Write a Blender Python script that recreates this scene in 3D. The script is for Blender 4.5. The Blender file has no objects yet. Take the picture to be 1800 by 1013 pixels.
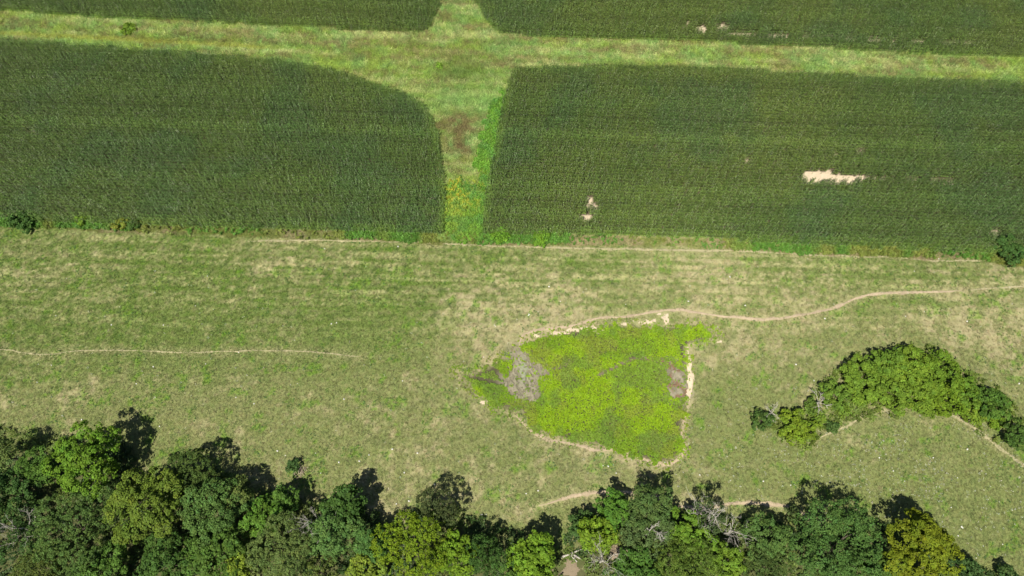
import bpy, math, random
import numpy as np
from mathutils import Vector

random.seed(7)
rng = np.random.default_rng(7)
scene = bpy.context.scene
col = scene.collection

# ------------------------------------------------------------------ camera, light, exposure
TILT = math.radians(24.0)          # lens axis away from straight down
ALT = 120.0                        # drone height above the pasture
FPX = 1200.0                       # focal length in pixels of an 1800 px wide frame
cam_d = bpy.data.cameras.new('camera')
cam = bpy.data.objects.new('camera', cam_d)
col.objects.link(cam)
cam.location = (0, 0, ALT)
cam.rotation_euler = (TILT, 0, 0)
cam_d.sensor_width = 36.0
cam_d.lens = 24.0
cam_d.clip_start = 0.5
cam_d.clip_end = 20000
scene.camera = cam

CT, ST = math.cos(TILT), math.sin(TILT)


def ray(px, py):
    dx, dy, dz = (px - 900.0) / FPX, -(py - 506.5) / FPX, -1.0
    return dx, dy * CT - dz * ST, dy * ST + dz * CT


def G(px, py, z=0.0):
    """World point at height z on the line of sight of a place measured in the survey photo."""
    dx, dy, dz = ray(px, py)
    t = (z - ALT) / dz
    return (dx * t, dy * t, z)


def PX(x, y, z=0.0):
    """Survey coordinates of world points (numpy)."""
    dz = z - ALT
    cy = y * CT + dz * ST
    cz = -y * ST + dz * CT
    return 900 + FPX * x / -cz, 506.5 - FPX * cy / -cz


anti = Vector(ray(1200, 455)).normalized()       # where the drone's own shadow lies
sun_d = bpy.data.lights.new('sun', 'SUN')
sun_d.energy = 5.0
sun_d.angle = math.radians(0.53)
sun_d.color = (1.0, 0.945, 0.80)
sun = bpy.data.objects.new('sun', sun_d)
col.objects.link(sun)
sun.rotation_euler = anti.to_track_quat('-Z', 'Y').to_euler()
sun.location = (0, 0, 200)

world = bpy.data.worlds.new('World')
scene.world = world
world.use_nodes = True
wn = world.node_tree
sky = wn.nodes.new('ShaderNodeTexSky')
sky.sky_type = 'NISHITA'
sky.sun_disc = False
sky.sun_elevation = math.asin(-anti.z)
sky.sun_rotation = math.atan2(-anti.x, -anti.y)
wn.links.new(sky.outputs[0], wn.nodes['Background'].inputs[0])
wn.nodes['Background'].inputs[1].default_value = 0.05
scene.view_settings.view_transform = 'Standard'
scene.view_settings.look = 'None'
scene.view_settings.exposure = 0.32
scene.view_settings.gamma = 1.0
scene.view_settings.use_curve_mapping = False


# ------------------------------------------------------------------ numpy noise and masks
def _hash(ix, iy, seed):
    h = (ix.astype(np.int64) * 374761393 + iy.astype(np.int64) * 668265263 + seed * 1442695041) & 0xFFFFFFFF
    h = ((h ^ (h >> 13)) * 1274126177) & 0xFFFFFFFF
    h = (h ^ (h >> 16)) & 0xFFFFFFFF
    return h / 4294967295.0


def vnoise(x, y, seed=0):
    x = np.asarray(x, float); y = np.asarray(y, float)
    ix, iy = np.floor(x), np.floor(y)
    fx, fy = x - ix, y - iy
    fx = fx * fx * (3 - 2 * fx); fy = fy * fy * (3 - 2 * fy)
    a, b = _hash(ix, iy, seed), _hash(ix + 1, iy, seed)
    c, d = _hash(ix, iy + 1, seed), _hash(ix + 1, iy + 1, seed)
    return (a * (1 - fx) + b * fx) * (1 - fy) + (c * (1 - fx) + d * fx) * fy


def fbm(x, y, seed=0, oct=4):
    s, a, t = 0.0, 1.0, 0.0
    for k in range(oct):
        s = s + a * vnoise(x * 2 ** k + 17.3 * k, y * 2 ** k - 9.1 * k, seed + k * 13)
        t += a; a *= 0.55
    return s / t


def sstep(a, b, x):
    t = np.clip((x - a) / (b - a), 0, 1)
    return t * t * (3 - 2 * t)


def inside(px, py, poly):
    r = np.zeros(np.shape(px), bool)
    n = len(poly)
    for i in range(n):
        x0, y0 = poly[i][0], poly[i][1]
        x1, y1 = poly[(i + 1) % n][0], poly[(i + 1) % n][1]
        if y0 == y1:
            continue
        c = ((y0 > py) != (y1 > py)) & (px < (x1 - x0) * (py - y0) / (y1 - y0) + x0)
        r ^= c
    return r


def seg_dist(px, py, pts, closed=False):
    d = np.full(np.shape(px), 1e9)
    n = len(pts)
    for i in range(n if closed else n - 1):
        x0, y0 = pts[i][0], pts[i][1]
        x1, y1 = pts[(i + 1) % n][0], pts[(i + 1) % n][1]
        vx, vy = x1 - x0, y1 - y0
        t = np.clip(((px - x0) * vx + (py - y0) * vy) / (vx * vx + vy * vy + 1e-9), 0, 1)
        d = np.minimum(d, np.hypot(px - x0 - t * vx, py - y0 - t * vy))
    return d


def sdist(px, py, poly):
    """Signed distance, positive inside."""
    d = seg_dist(px, py, poly, True)
    return np.where(inside(px, py, poly), d, -d)


def blob(px, py, cx, cy, rx, ry):
    return np.exp(-((px - cx) / rx) ** 2 - ((py - cy) / ry) ** 2)


def W(pts, z=0.0):
    return [G(p[0], p[1], p[2] if len(p) > 2 else z)[:2] for p in pts]


def lerp(a, b, t):
    return a + (np.asarray(b, float) - a) * np.asarray(t)[..., None]


# ------------------------------------------------------------------ layout, measured on the photo
r0, r1 = G(0, 397), G(1800, 452)
ROW = np.array([r1[0] - r0[0], r1[1] - r0[1]]); ROW /= np.linalg.norm(ROW)
ACR = np.array([-ROW[1], ROW[0]])

FIELDS = {
    'nw': W([(-500, -8), (0, 19), (120, 29), (240, 36), (480, 45), (620, 52), (735, 58), (752, 54), (762, 22, 1), (770, 0, 1), (790, -140, 1), (-700, -140, 2)]),
    'ne': W([(800, -140, 1), (838, 0, 1), (858, 34, 1), (880, 62), (1000, 67), (1200, 73), (1400, 83), (1600, 95), (1800, 101), (2350, 122), (2700, -140, 2)]),
    'w': W([(-550, 22, 2), (0, 66, 2), (150, 78, 2), (300, 88, 2), (420, 96, 2), (520, 106, 2), (600, 124, 2), (660, 146, 2), (700, 158, 2), (738, 178, 2), (754, 205, 1.2),
            (765, 235, 1), (771, 270, 1), (776, 310, 1), (779, 350, 1), (780, 392, 1), (775, 411), (762, 413), (600, 406), (400, 402), (250, 394), (150, 392), (0, 384), (-450, 364)]),
    'e': W([(907, 115, 2), (1000, 112, 2), (1150, 110, 2), (1300, 116, 2), (1450, 127, 2), (1600, 133, 2), (1800, 142, 2), (2400, 170, 2), (2300, 470), (1800, 450), (1700, 442), (1600, 439),
            (1400, 431), (1270, 421), (1180, 418), (1000, 414), (850, 413), (852, 370, 1), (860, 320, 1), (872, 270, 1), (880, 220, 1), (890, 165, 1), (902, 128, 1.5)]),
}
TAIL = W([(1350, 752), (1380, 730), (1430, 708), (1470, 690), (1490, 722), (1455, 745), (1420, 790), (1385, 785)])
GAPS = [  # bare soil showing in the corn: polygon
    W([(1408, 306), (1418, 300), (1440, 302), (1480, 307), (1526, 312), (1524, 318), (1495, 325), (1470, 324), (1440, 325), (1410, 325)]),
]
GAP_DOTS = [(1313, 284, .8), (1422, 283, .8), (1353, 290, .6), (1470, 272, .8), (1512, 270, .7), (1433, 283, .5), (1368, 282, .5), (1335, 283, .5),
            (1036, 353, 1.3), (1042, 363, 1.3), (1030, 384, 1.4), (1204, 48, 1.6), (1231, 54, 1.7), (1270, 50, 1.7), 
            (1747, 411, .9), (1535, 314, .8), (1555, 316, .7)]
GAP_LINES = [(W([(1526, 315), (1600, 318), (1705, 322)]), .45, .55), (W([(1280, 61), (1400, 66), (1600, 74), (1720, 79)]), .4, .5), (W([(0, 236), (70, 239), (160, 242)]), .3, .35)]

POND = W([(803, 655), (830, 660), (860, 645), (900, 625), (918, 606), (950, 594), (1010, 582), (1080, 574), (1130, 577), (1175, 577), (1230, 574), (1262, 588), (1215, 600), (1203, 610),
          (1206, 640), (1205, 700), (1197, 740), (1196, 795), (1165, 813), (1130, 806), (1080, 790), (1000, 768), (940, 752), (918, 724), (870, 715), (838, 685)])
MUD = W([(899, 618), (915, 612), (930, 630), (950, 640), (962, 650), (952, 668), (944, 690), (940, 702), (922, 706), (903, 700), (887, 682), (884, 668), (896, 660), (905, 645), (898, 630)])
MUD2 = W([(1168, 640), (1183, 632), (1196, 650), (1205, 668), (1208, 690), (1196, 700), (1178, 698), (1172, 680), (1176, 660)])
PATHS = {  # name: (label, points, half width in metres, tone)
    'fence': ([(430, 424), (600, 424), (720, 426), (830, 431), (940, 435), (1100, 438), (1200, 440), (1300, 441), (1420, 448), (1560, 452), (1650, 458), (1720, 458), (1800, 461), (2100, 472)], .22, 'straw'),
    'west': ([(-200, 604), (0, 614), (40, 620), (85, 623), (130, 617), (190, 616), (260, 617), (330, 620), (400, 618), (480, 617), (560, 620), (640, 628)], .14, 'straw'),
    'pond_north': ([(912, 612), (915, 598), (923, 586), (950, 580), (985, 575), (1020, 568), (1060, 557), (1100, 556), (1150, 549), (1195, 545), (1240, 552), (1285, 557), (1340, 561), (1400, 555), (1450, 544), (1475, 537),
                    (1505, 524), (1535, 517), (1590, 515), (1650, 513), (1690, 511)], .29, 'dirt'),
    'far_right': ([(1690, 511), (1740, 507), (1800, 503), (1950, 500)], .15, 'straw'),
    'pond_south': ([(905, 730), (945, 765), (1000, 779), (1050, 792), (1085, 790), (1120, 804), (1165, 818), (1185, 812), (1202, 798), (1200, 765), (1205, 735), (1214, 700)], .30, 'dirt'),
    'pond_east': ([(1210, 610), (1211, 630), (1209, 650), (1213, 665), (1214, 690), (1213, 705)], .62, 'sand'),
    'south': ([(945, 890), (975, 882), (1010, 872), (1050, 868), (1100, 864), (1150, 872), (1190, 890), (1240, 893), (1290, 885), (1330, 884), (1365, 888), (1400, 898), (1420, 910), (1450, 930)], .36, 'dirt'),
    'mound': ([(1430, 775), (1490, 748), (1520, 728), (1560, 722), (1592, 720)], .3, 'straw'),
    'mound_east': ([(1645, 722), (1680, 735), (1720, 760), (1760, 790), (1800, 818), (1900, 880)], .35, 'straw'),
}
PATHW = {k: W(v[0]) for k, v in PATHS.items()}
SANDS = [  # (px centre, radii) pale bare soil by the pond
    (1131, 566, 20, 4), (1172, 562, 7, 12), (1165, 552, 12, 5), (1055, 582, 16, 3), (985, 586, 14, 3), (1262, 600, 10, 4), (850, 706, 7, 3), (945, 592, 8, 3), (1036, 577, 20, 4), (1095, 570, 16, 4), (1008, 580, 12, 3), (1150, 565, 8, 4), (1212, 640, 5, 8), (1211, 690, 6, 7), (1214, 662, 7, 5)]
BELT = W([(-300, 730), (0, 752), (60, 770), (120, 775), (200, 770), (230, 800), (260, 850), (330, 820), (390, 830), (440, 855), (500, 880), (600, 890), (660, 900), (690, 930), (740, 900),
          (800, 895), (870, 930), (930, 940), (990, 960), (1010, 920), (1060, 895), (1170, 890), (1230, 900), (1320, 920), (1400, 930), (1500, 920), (1600, 930), (1670, 980), (1740, 1010), (1800, 1030),
          (2050, 1060), (2050, 1300), (-300, 1300)])
THICKET = W([(1440, 715), (1450, 695), (1490, 650), (1560, 620), (1630, 625), (1700, 670), (1750, 700), (1775, 735), (1740, 755), (1690, 735), (1600, 715), (1500, 720), (1460, 730)])


TRAILS = [W([(1045, 662), (1080, 645), (1105, 632), (1150, 629), (1176, 640)]), W([(962, 654), (985, 645), (1000, 636)])]


def height(x, y):
    """Gentle relief of the land."""
    h = 0.5 * (fbm(x / 45.0, y / 45.0, 5, 2) - .5) + .12 * (fbm(x / 7.0, y / 7.0, 9, 2) - .5)
    px, py = PX(x, y)
    h = h - 0.55 * blob(px, py, 1050, 690, 150, 90)              # the pond sits in a shallow basin
    h = h + 0.7 * blob(px, py, 1600, 700, 170, 60)               # low mound under the thicket
    return h


def corn_field_of(x, y):
    f = np.zeros(np.shape(x), int)
    for i, k in enumerate(('nw', 'ne', 'w', 'e')):
        f[inside(x, y, FIELDS[k])] = i + 1
    return f


def soil_gap(x, y):
    """1 where no corn grows."""
    jit = (fbm(x / 1.0, y / 1.0, 71, 2) - .5)
    g = np.zeros(np.shape(x))
    for p in GAPS:
        g = np.maximum(g, (sdist(x, y, p) + jit * 1.6) > 0.1)
    for a, b, r in GAP_DOTS:
        c = G(a, b)
        g = np.maximum(g, (np.hypot((x - c[0]) * .8, y - c[1]) + jit * 1.6) < r * .62)
    for p, w, dens in GAP_LINES:
        g = np.maximum(g, (seg_dist(x, y, p) < w) & (vnoise(x / 2.5, y / 2.5, 33) < dens))
    return g


# albedos of the living ground cover and soils (linear)
C_TAN = np.array([.335, .298, .17]); C_GREY = np.array([.215, .232, .094]); C_GRN = np.array([.105, .185, .026]); C_STRAW = np.array([.50, .48, .24])
C_LUSH = np.array([.11, .215, .018]); C_DKG = np.array([.055, .105, .026]); C_BROWN = np.array([.235, .175, .085]); C_MINT = np.array([.27, .45, .135]); C_YG = np.array([.36, .48, .08])
C_SOIL = np.array([.52, .43, .32]); C_DIRT = np.array([.40, .32, .225]); C_MUD = np.array([.25, .225, .165])


def pasture_colour(x, y):
    px, py = PX(x, y)
    u = x * ROW[0] + y * ROW[1]; v = x * ACR[0] + y * ACR[1]
    n25 = fbm(x / 22.0, y / 22.0, 1); n6 = fbm(x / 6.0, y / 6.0, 2); n15 = fbm(x / 1.6, y / 1.6, 3, 3); n05 = fbm(x / .5, y / .5, 4, 2)
    st = fbm(u / 16.0, v / .55, 6, 3)
    dry = .45 + .8 * (n25 - .5) + .7 * (n6 - .5) + .8 * (n15 - .5) + .5 * (n05 - .5)
    dry += .30 * blob(px, py, 880, 590, 150, 90) + .30 * blob(px, py, 1200, 470, 150, 60) + .35 * blob(px, py, 1260, 610, 70, 60) + .26 * blob(px, py, 1600, 570, 320, 90) + .12 * blob(px, py, 1000, 520, 300, 60)  # blob just below the corn: dry turf plus antisolar glow put into the colour
    dry += .18 * blob(px, py, 100, 700, 220, 50) + .22 * blob(px, py, 950, 850, 280, 70) + .15 * blob(px, py, 760, 730, 120, 80)
    dry -= .02 + .30 * blob(px, py, 350, 600, 420, 90) + .22 * blob(px, py, 640, 600, 180, 90) + .22 * blob(px, py, 1550, 870, 220, 110) + .15 * blob(px, py, 1260, 760, 90, 90)
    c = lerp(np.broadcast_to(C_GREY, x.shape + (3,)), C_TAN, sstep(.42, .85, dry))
    rough = sstep(720, 560, py + (px - 300) * .10)
    mot = fbm(u / 1.3, v / .55, 16, 3)
    green = sstep(.47, .60, n15 * .30 + mot * .40 + n6 * .30 + .26 * (.45 - dry) + .03) * (.35 + .65 * rough)
    # a few rank green tufts stand out of the close-grazed turf
    c = lerp(c, C_GRN, .66 * green)
    c = lerp(c, C_STRAW, (.08 + .20 * rough) * sstep(.54, .70, fbm(u / .9, v / .4, 17, 3)) * (1 - .5 * green))
    c = lerp(c, C_DKG, (.25 + .2 * rough) * sstep(.60, .72, fbm(x / .8, y / .8, 18, 3)))
    pt = sstep(.61, .67, fbm(x / 2.2, y / 2.2, 15, 3)) * sstep(.42, .6, n05)
    c = lerp(c, C_LUSH * 1.2, .7 * pt)
    # pale straw left by the mower in the upper half; the blob paints the antisolar bright spot
    up = sstep(660, 480, py) + .35 * blob(px, py, 1190, 462, 60, 26)  # sun's bright spot opposite the light painted as paler straw
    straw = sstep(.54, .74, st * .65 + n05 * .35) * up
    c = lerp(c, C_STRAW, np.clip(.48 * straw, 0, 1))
    dks = sstep(.44, .32, st) * np.clip(up, 0, 1)
    c = lerp(c, C_GRN, .45 * dks)
    # bands just under the corn
    b = sstep(20, 4, np.abs(py - (405 + (px / 1800.0) * 45) - 6))
    c = lerp(c, C_GRN * 1.1, .35 * b * sstep(.4, .6, n15))
    return c, dry, green


def strip_colour(x, y):
    """Unmown headland and grass waterway between the corn fields."""
    px, py = PX(x, y)
    u = x * ROW[0] + y * ROW[1]; v = x * ACR[0] + y * ACR[1]
    n6 = fbm(x / 5.0, y / 5.0, 21); n2 = fbm(x / 1.6, y / 1.6, 22, 3); n05 = fbm(x / .5, y / .5, 23, 2); st = fbm(u / 13.0, v / .6, 24, 3)
    c = lerp(np.broadcast_to(C_MINT * .9, x.shape + (3,)), C_YG * .88, .8 * sstep(.30, .70, n6 * .5 + n2 * .5))
    c = lerp(c, C_STRAW * 1.25, .65 * sstep(.46, .66, st * .6 + n05 * .4))
    br = sstep(.50, .58, fbm(u / 6.5, v / 1.3, 27, 4) + .03 * blob(px, py, 690, 90, 90, 30) + .06 * blob(px, py, 450, 62, 200, 10) + .05 * blob(px, py, 1050, 95, 200, 14) + .05 * blob(px, py, 1550, 100, 250, 10))
    c = lerp(c, C_BROWN, .62 * br * sstep(.32, .55, n05))
    # fresh green in the throat of the waterway
    c = lerp(c, C_MINT * 1.0, .8 * blob(px, py, 815, 178, 60, 22))
    c = lerp(c, C_GRN * 1.25, .65 * blob(px, py, 815, 125, 60, 26))
    c = lerp(c, C_BROWN * .95, .8 * np.clip(blob(px, py, 805, 240, 34, 42) * 1.3, 0, 1) * sstep(.35, .55, n2))
    c = lerp(c, C_LUSH * 1.3, .8 * np.clip(blob(px, py, 812, 380, 42, 46) * 1.3, 0, 1))
    # mown lane on the south side of the western headland
    lane = sstep(0, 1, 1) * sstep(7, 2, np.abs(py - (60 + 22 * (px / 420.0)))) * sstep(560, 420, px)
    c = lerp(c, np.array([.34, .36, .07]), .75 * lane)
    return c


STRIP = W([(-700, -10), (0, 12), (700, 40), (755, 50), (760, -160), (840, -160), (885, 52), (1800, 92), (2500, 112), (2500, 200), (1800, 150), (1300, 128), (915, 125), (870, 420), (770, 420), (752, 215),
           (600, 135), (300, 100), (0, 76), (-700, 40)])


def ground_albedo(x, y):
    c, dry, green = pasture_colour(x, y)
    sd = sdist(x, y, STRIP)
    c = lerp(c, strip_colour(x, y), sstep(-1.0, 1.0, sd))
    f = corn_field_of(x, y)
    g = soil_gap(x, y)
    cs = lerp(np.broadcast_to(np.array([.10, .085, .055]), x.shape + (3,)), C_SOIL, sstep(.2, .8, g * 1.0))  # shade under closed corn put into the soil colour, pale only in gaps
    fin = np.zeros(x.shape, bool)
    for k in FIELDS:
        fin |= sdist(x, y, FIELDS[k]) > .7
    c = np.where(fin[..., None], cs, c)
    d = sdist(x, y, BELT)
    c = lerp(c, np.array([.075, .08, .035]), .85 * sstep(0, 4, d))  # ground darkened under the belt, painting the shade between crowns
    for k, w in PATHW.items():
        hw = PATHS[k][1]
        dd = seg_dist(x, y, w) + (fbm(x / 1.2, y / 1.2, 40, 2) - .5) * 1.0
        c = lerp(c, C_TAN * (1.1 if PATHS[k][2] != 'straw' else 1.0), .55 * sstep(hw + 1.3, hw * .6, dd))
    pd = sdist(x, y, POND)
    n = fbm(x / 2.0, y / 2.0, 50, 3)
    c = lerp(c, C_TAN * 1.05, .6 * sstep(-2.2, -.2, pd + (n - .5) * 2) * sstep(1.2, 0, pd))
    c = lerp(c, np.array([.085, .08, .045]), sstep(-.3, .5, pd + (n - .5)))
    for m_ in (MUD, MUD2):
        c = lerp(c, C_MUD * .9, .8 * sstep(-2.2, -.2, sdist(x, y, m_) + (n - .5)))
    tr = np.minimum(seg_dist(x, y, TRAILS[0]), seg_dist(x, y, TRAILS[1]))
    c = lerp(c, np.array([.20, .18, .11]), .7 * sstep(.7, .2, tr + (n - .5)))
    return c


# ------------------------------------------------------------------ helpers: meshes, materials, tags
def tag(o, label=None, cat=None, group=None, kind=None):
    if label: o['label'] = label
    if cat: o['category'] = cat
    if group: o['group'] = group
    if kind: o['kind'] = kind
    return o


def empty(name, loc):
    o = bpy.data.objects.new(name, None)
    o.empty_display_size = .5
    o.location = loc
    col.objects.link(o)
    return o


def mesh_np(name, verts, faces, mat=None, tint=None, smooth=False):
    """verts (n,3); faces: array (m,k) or list of such arrays; tint per vertex (n,3)."""
    me = bpy.data.meshes.new(name)
    verts = np.asarray(verts, np.float32)
    if not isinstance(faces, list):
        faces = [faces]
    faces = [np.asarray(f, np.int32) for f in faces if len(f)]
    me.vertices.add(len(verts)); me.vertices.foreach_set('co', verts.ravel())
    loops = np.concatenate([f.ravel() for f in faces])
    sizes = np.concatenate([np.full(len(f), f.shape[1], np.int32) for f in faces])
    starts = np.concatenate([[0], np.cumsum(sizes)[:-1]]).astype(np.int32)
    me.loops.add(len(loops)); me.loops.foreach_set('vertex_index', loops)
    me.polygons.add(len(sizes)); me.polygons.foreach_set('loop_start', starts); me.polygons.foreach_set('loop_total', sizes)
    if smooth:
        me.polygons.foreach_set('use_smooth', np.ones(len(sizes), bool))
    if tint is not None:
        a = me.attributes.new('tint', 'FLOAT_COLOR', 'POINT')
        a.data.foreach_set('color', np.concatenate([np.asarray(tint, np.float32), np.ones((len(verts), 1), np.float32)], 1).ravel())
    me.update(calc_edges=True)
    if mat: me.materials.append(mat)
    return me


def obj(name, me, parent=None):
    o = bpy.data.objects.new(name, me)
    col.objects.link(o)
    if parent: o.parent = parent
    return o


def nodes(name):
    m = bpy.data.materials.new(name); m.use_nodes = True
    nt = m.node_tree
    return m, nt, nt.nodes['Principled BSDF'], nt.nodes['Material Output']


def leaf_material(name, atype, rough=.5, spec=.3, trans=.25, vary=.35):
    m, nt, b, out = nodes(name)
    N, L = nt.nodes.new, nt.links.new
    a = N('ShaderNodeAttribute'); a.attribute_type = atype; a.attribute_name = 'tint'
    g = N('ShaderNodeNewGeometry')
    mr = N('ShaderNodeMapRange'); mr.inputs['To Min'].default_value = 1 - vary; mr.inputs['To Max'].default_value = 1 + vary
    L(g.outputs['Random Per Island'], mr.inputs['Value'])
    mul = N('ShaderNodeVectorMath'); mul.operation = 'SCALE'
    L(a.outputs['Color'], mul.inputs[0]); L(mr.outputs[0], mul.inputs['Scale'])
    L(mul.outputs[0], b.inputs['Base Color'])
    b.inputs['Roughness'].default_value = rough
    b.inputs['Specular IOR Level'].default_value = spec
    t = N('ShaderNodeBsdfTranslucent')
    tm = N('ShaderNodeVectorMath'); tm.operation = 'MULTIPLY'; tm.inputs[1].default_value = (1.05, 1.15, .5)
    L(mul.outputs[0], tm.inputs[0]); L(tm.outputs[0], t.inputs['Color'])
    mix = N('ShaderNodeMixShader'); mix.inputs[0].default_value = trans
    L(b.outputs[0], mix.inputs[1]); L(t.outputs[0], mix.inputs[2]); L(mix.outputs[0], out.inputs['Surface'])
    return m


def ground_material(name, fine=.28, bump=.25, scale=1.0):
    m, nt, b, out = nodes(name)
    N, L = nt.nodes.new, nt.links.new
    a = N('ShaderNodeAttribute'); a.attribute_name = 'tint'
    tc = N('ShaderNodeTexCoord')
    n1 = N('ShaderNodeTexNoise'); n1.inputs['Scale'].default_value = 2.6 * scale; n1.inputs['Detail'].default_value = 6; n1.inputs['Roughness'].default_value = .7
    L(tc.outputs['Object'], n1.inputs['Vector'])
    mr = N('ShaderNodeMapRange'); mr.inputs['From Min'].default_value = .25; mr.inputs['From Max'].default_value = .75
    mr.inputs['To Min'].default_value = 1 - fine; mr.inputs['To Max'].default_value = 1 + fine
    L(n1.outputs['Fac'], mr.inputs['Value'])
    mul = N('ShaderNodeVectorMath'); mul.operation = 'SCALE'
    L(a.outputs['Color'], mul.inputs[0]); L(mr.outputs[0], mul.inputs['Scale'])
    L(mul.outputs[0], b.inputs['Base Color'])
    b.inputs['Roughness'].default_value = .95; b.inputs['Specular IOR Level'].default_value = .1
    bp = N('ShaderNodeBump'); bp.inputs['Strength'].default_value = bump; bp.inputs['Distance'].default_value = .15
    L(n1.outputs['Fac'], bp.inputs['Height']); L(bp.outputs[0], b.inputs['Normal'])
    return m


def plain_material(name, c1, c2, scale=6, rough=.85):
    m, nt, b, out = nodes(name)
    N, L = nt.nodes.new, nt.links.new
    tc = N('ShaderNodeTexCoord')
    n1 = N('ShaderNodeTexNoise'); n1.inputs['Scale'].default_value = scale; n1.inputs['Detail'].default_value = 5
    L(tc.outputs['Object'], n1.inputs['Vector'])
    r = N('ShaderNodeValToRGB')
    r.color_ramp.elements[0].position = .35; r.color_ramp.elements[1].position = .68
    r.color_ramp.elements[0].color = (*c1, 1); r.color_ramp.elements[1].color = (*c2, 1)
    L(n1.outputs['Fac'], r.inputs[0]); L(r.outputs[0], b.inputs['Base Color'])
    bp = N('ShaderNodeBump'); bp.inputs['Strength'].default_value = .4; bp.inputs['Distance'].default_value = .05
    L(n1.outputs['Fac'], bp.inputs['Height']); L(bp.outputs[0], b.inputs['Normal'])
    b.inputs['Roughness'].default_value = rough
    return m


M_GROUND = ground_material('grazed_turf')
M_DIRT = ground_material('bare_dirt', .18, .5, 1.6)
M_CORN = leaf_material('corn_leaf', 'INSTANCER', .40, .55, .10, .62)
M_GRASS = leaf_material('grass_blade', 'INSTANCER', .6, .2, .25, .35)
M_WEED = leaf_material('weed_leaf', 'INSTANCER', .55, .3, .22, .30)
M_LEAF = leaf_material('tree_leaf', 'GEOMETRY', .6, .12, .18, .20)
M_BARK = plain_material('grey_brown_bark', (.07, .055, .04), (.17, .14, .11), 3)
M_DEAD = plain_material('bleached_wood', (.33, .30, .27), (.62, .58, .53), 4)
M_TWIG = plain_material('dry_twigs', (.26, .20, .15), (.50, .42, .34), 4)
M_STONE = plain_material('white_stone', (.55, .54, .50), (.82, .81, .77), 5)


def tint_instances(pos, c, lo=.8, hi=1.2, hue=.06):
    k = rng.uniform(lo, hi, (len(pos), 1))
    return c * k * (1 + rng.uniform(-hue, hue, (len(pos), 3)))


def scatter(name, protos, pos, tint, scale, mat, label, cat, tilt=.12, yaw=None):
    """One stuff object: the plants in protos (lists of verts, faces) are set at pos by geometry nodes."""
    n = len(pos); nv = sum(len(p[0]) for p in protos); K = len(protos)
    V = np.concatenate([p[0] for p in protos] + [pos]).astype(np.float32)
    off, faces = 0, []
    pid = np.full(len(V), -1, np.int32)
    for k, (pv, pf) in enumerate(protos):
        for f in pf:
            if len(f): faces.append(np.asarray(f, np.int32) + off)
        pid[off:off + len(pv)] = k; off += len(pv)
    me = mesh_np(name, V, faces, mat)
    vid = np.zeros(len(V), np.int32); vid[nv:] = rng.integers(0, K, n)
    rot = np.zeros((len(V), 3), np.float32)
    rot[nv:, :2] = rng.normal(0, tilt, (n, 2)); rot[nv:, 2] = rng.uniform(0, 2 * math.pi, n) if yaw is None else yaw
    scl = np.ones((len(V), 3), np.float32); scl[nv:] = scale if np.ndim(scale) == 2 else np.asarray(scale)[:, None]
    tn = np.ones((len(V), 4), np.float32); tn[nv:, :3] = tint
    for an, at, arr, key in (('pid', 'INT', pid, 'value'), ('vid', 'INT', vid, 'value'), ('turn', 'FLOAT_VECTOR', rot.ravel(), 'vector'), ('size', 'FLOAT_VECTOR', scl.ravel(), 'vector'), ('tint', 'FLOAT_COLOR', tn.ravel(), 'color')):
        a = me.attributes.new(an, at, 'POINT'); a.data.foreach_set(key, arr)
    o = obj(name, me)
    tag(o, label, cat, None, 'stuff')
    ng = bpy.data.node_groups.new(name + '_scatter', 'GeometryNodeTree')
    ng.interface.new_socket('Geometry', in_out='INPUT', socket_type='NodeSocketGeometry')
    ng.interface.new_socket('Geometry', in_out='OUTPUT', socket_type='NodeSocketGeometry')
    N, L = ng.nodes.new, ng.links.new
    gi, go = N('NodeGroupInput'), N('NodeGroupOutput')

    def attr(nm, dt):
        a = N('GeometryNodeInputNamedAttribute'); a.data_type = dt; a.inputs['Name'].default_value = nm
        return a.outputs['Attribute']

    def eq(sock, v):
        c = N('FunctionNodeCompare'); c.data_type = 'INT'; c.operation = 'EQUAL'
        ins = [i for i in c.inputs if i.type == 'INT']
        L(sock, ins[0]); ins[1].default_value = v
        return c.outputs[0]
    P, Vd = attr('pid', 'INT'), attr('vid', 'INT')
    e2r = N('FunctionNodeEulerToRotation'); L(attr('turn', 'FLOAT_VECTOR'), e2r.inputs[0])
    S = attr('size', 'FLOAT_VECTOR')
    join = N('GeometryNodeJoinGeometry')
    sp = N('GeometryNodeSeparateGeometry'); sp.domain = 'POINT'
    L(gi.outputs[0], sp.inputs['Geometry']); L(eq(P, -1), sp.inputs['Selection'])
    for k in range(K):
        pr = N('GeometryNodeSeparateGeometry'); pr.domain = 'POINT'
        L(sp.outputs['Inverted'], pr.inputs['Geometry']); L(eq(P, k), pr.inputs['Selection'])
        pt = N('GeometryNodeSeparateGeometry'); pt.domain = 'POINT'
        L(sp.outputs['Selection'], pt.inputs['Geometry']); L(eq(Vd, k), pt.inputs['Selection'])
        ip = N('GeometryNodeInstanceOnPoints')
        L(pt.outputs['Selection'], ip.inputs['Points']); L(pr.outputs['Selection'], ip.inputs['Instance'])
        L(e2r.outputs[0], ip.inputs['Rotation']); L(S, ip.inputs['Scale'])
        L(ip.outputs[0], join.inputs[0])
    L(join.outputs[0], go.inputs[0])
    md = o.modifiers.new('scatter', 'NODES'); md.node_group = ng
    return o


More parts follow.
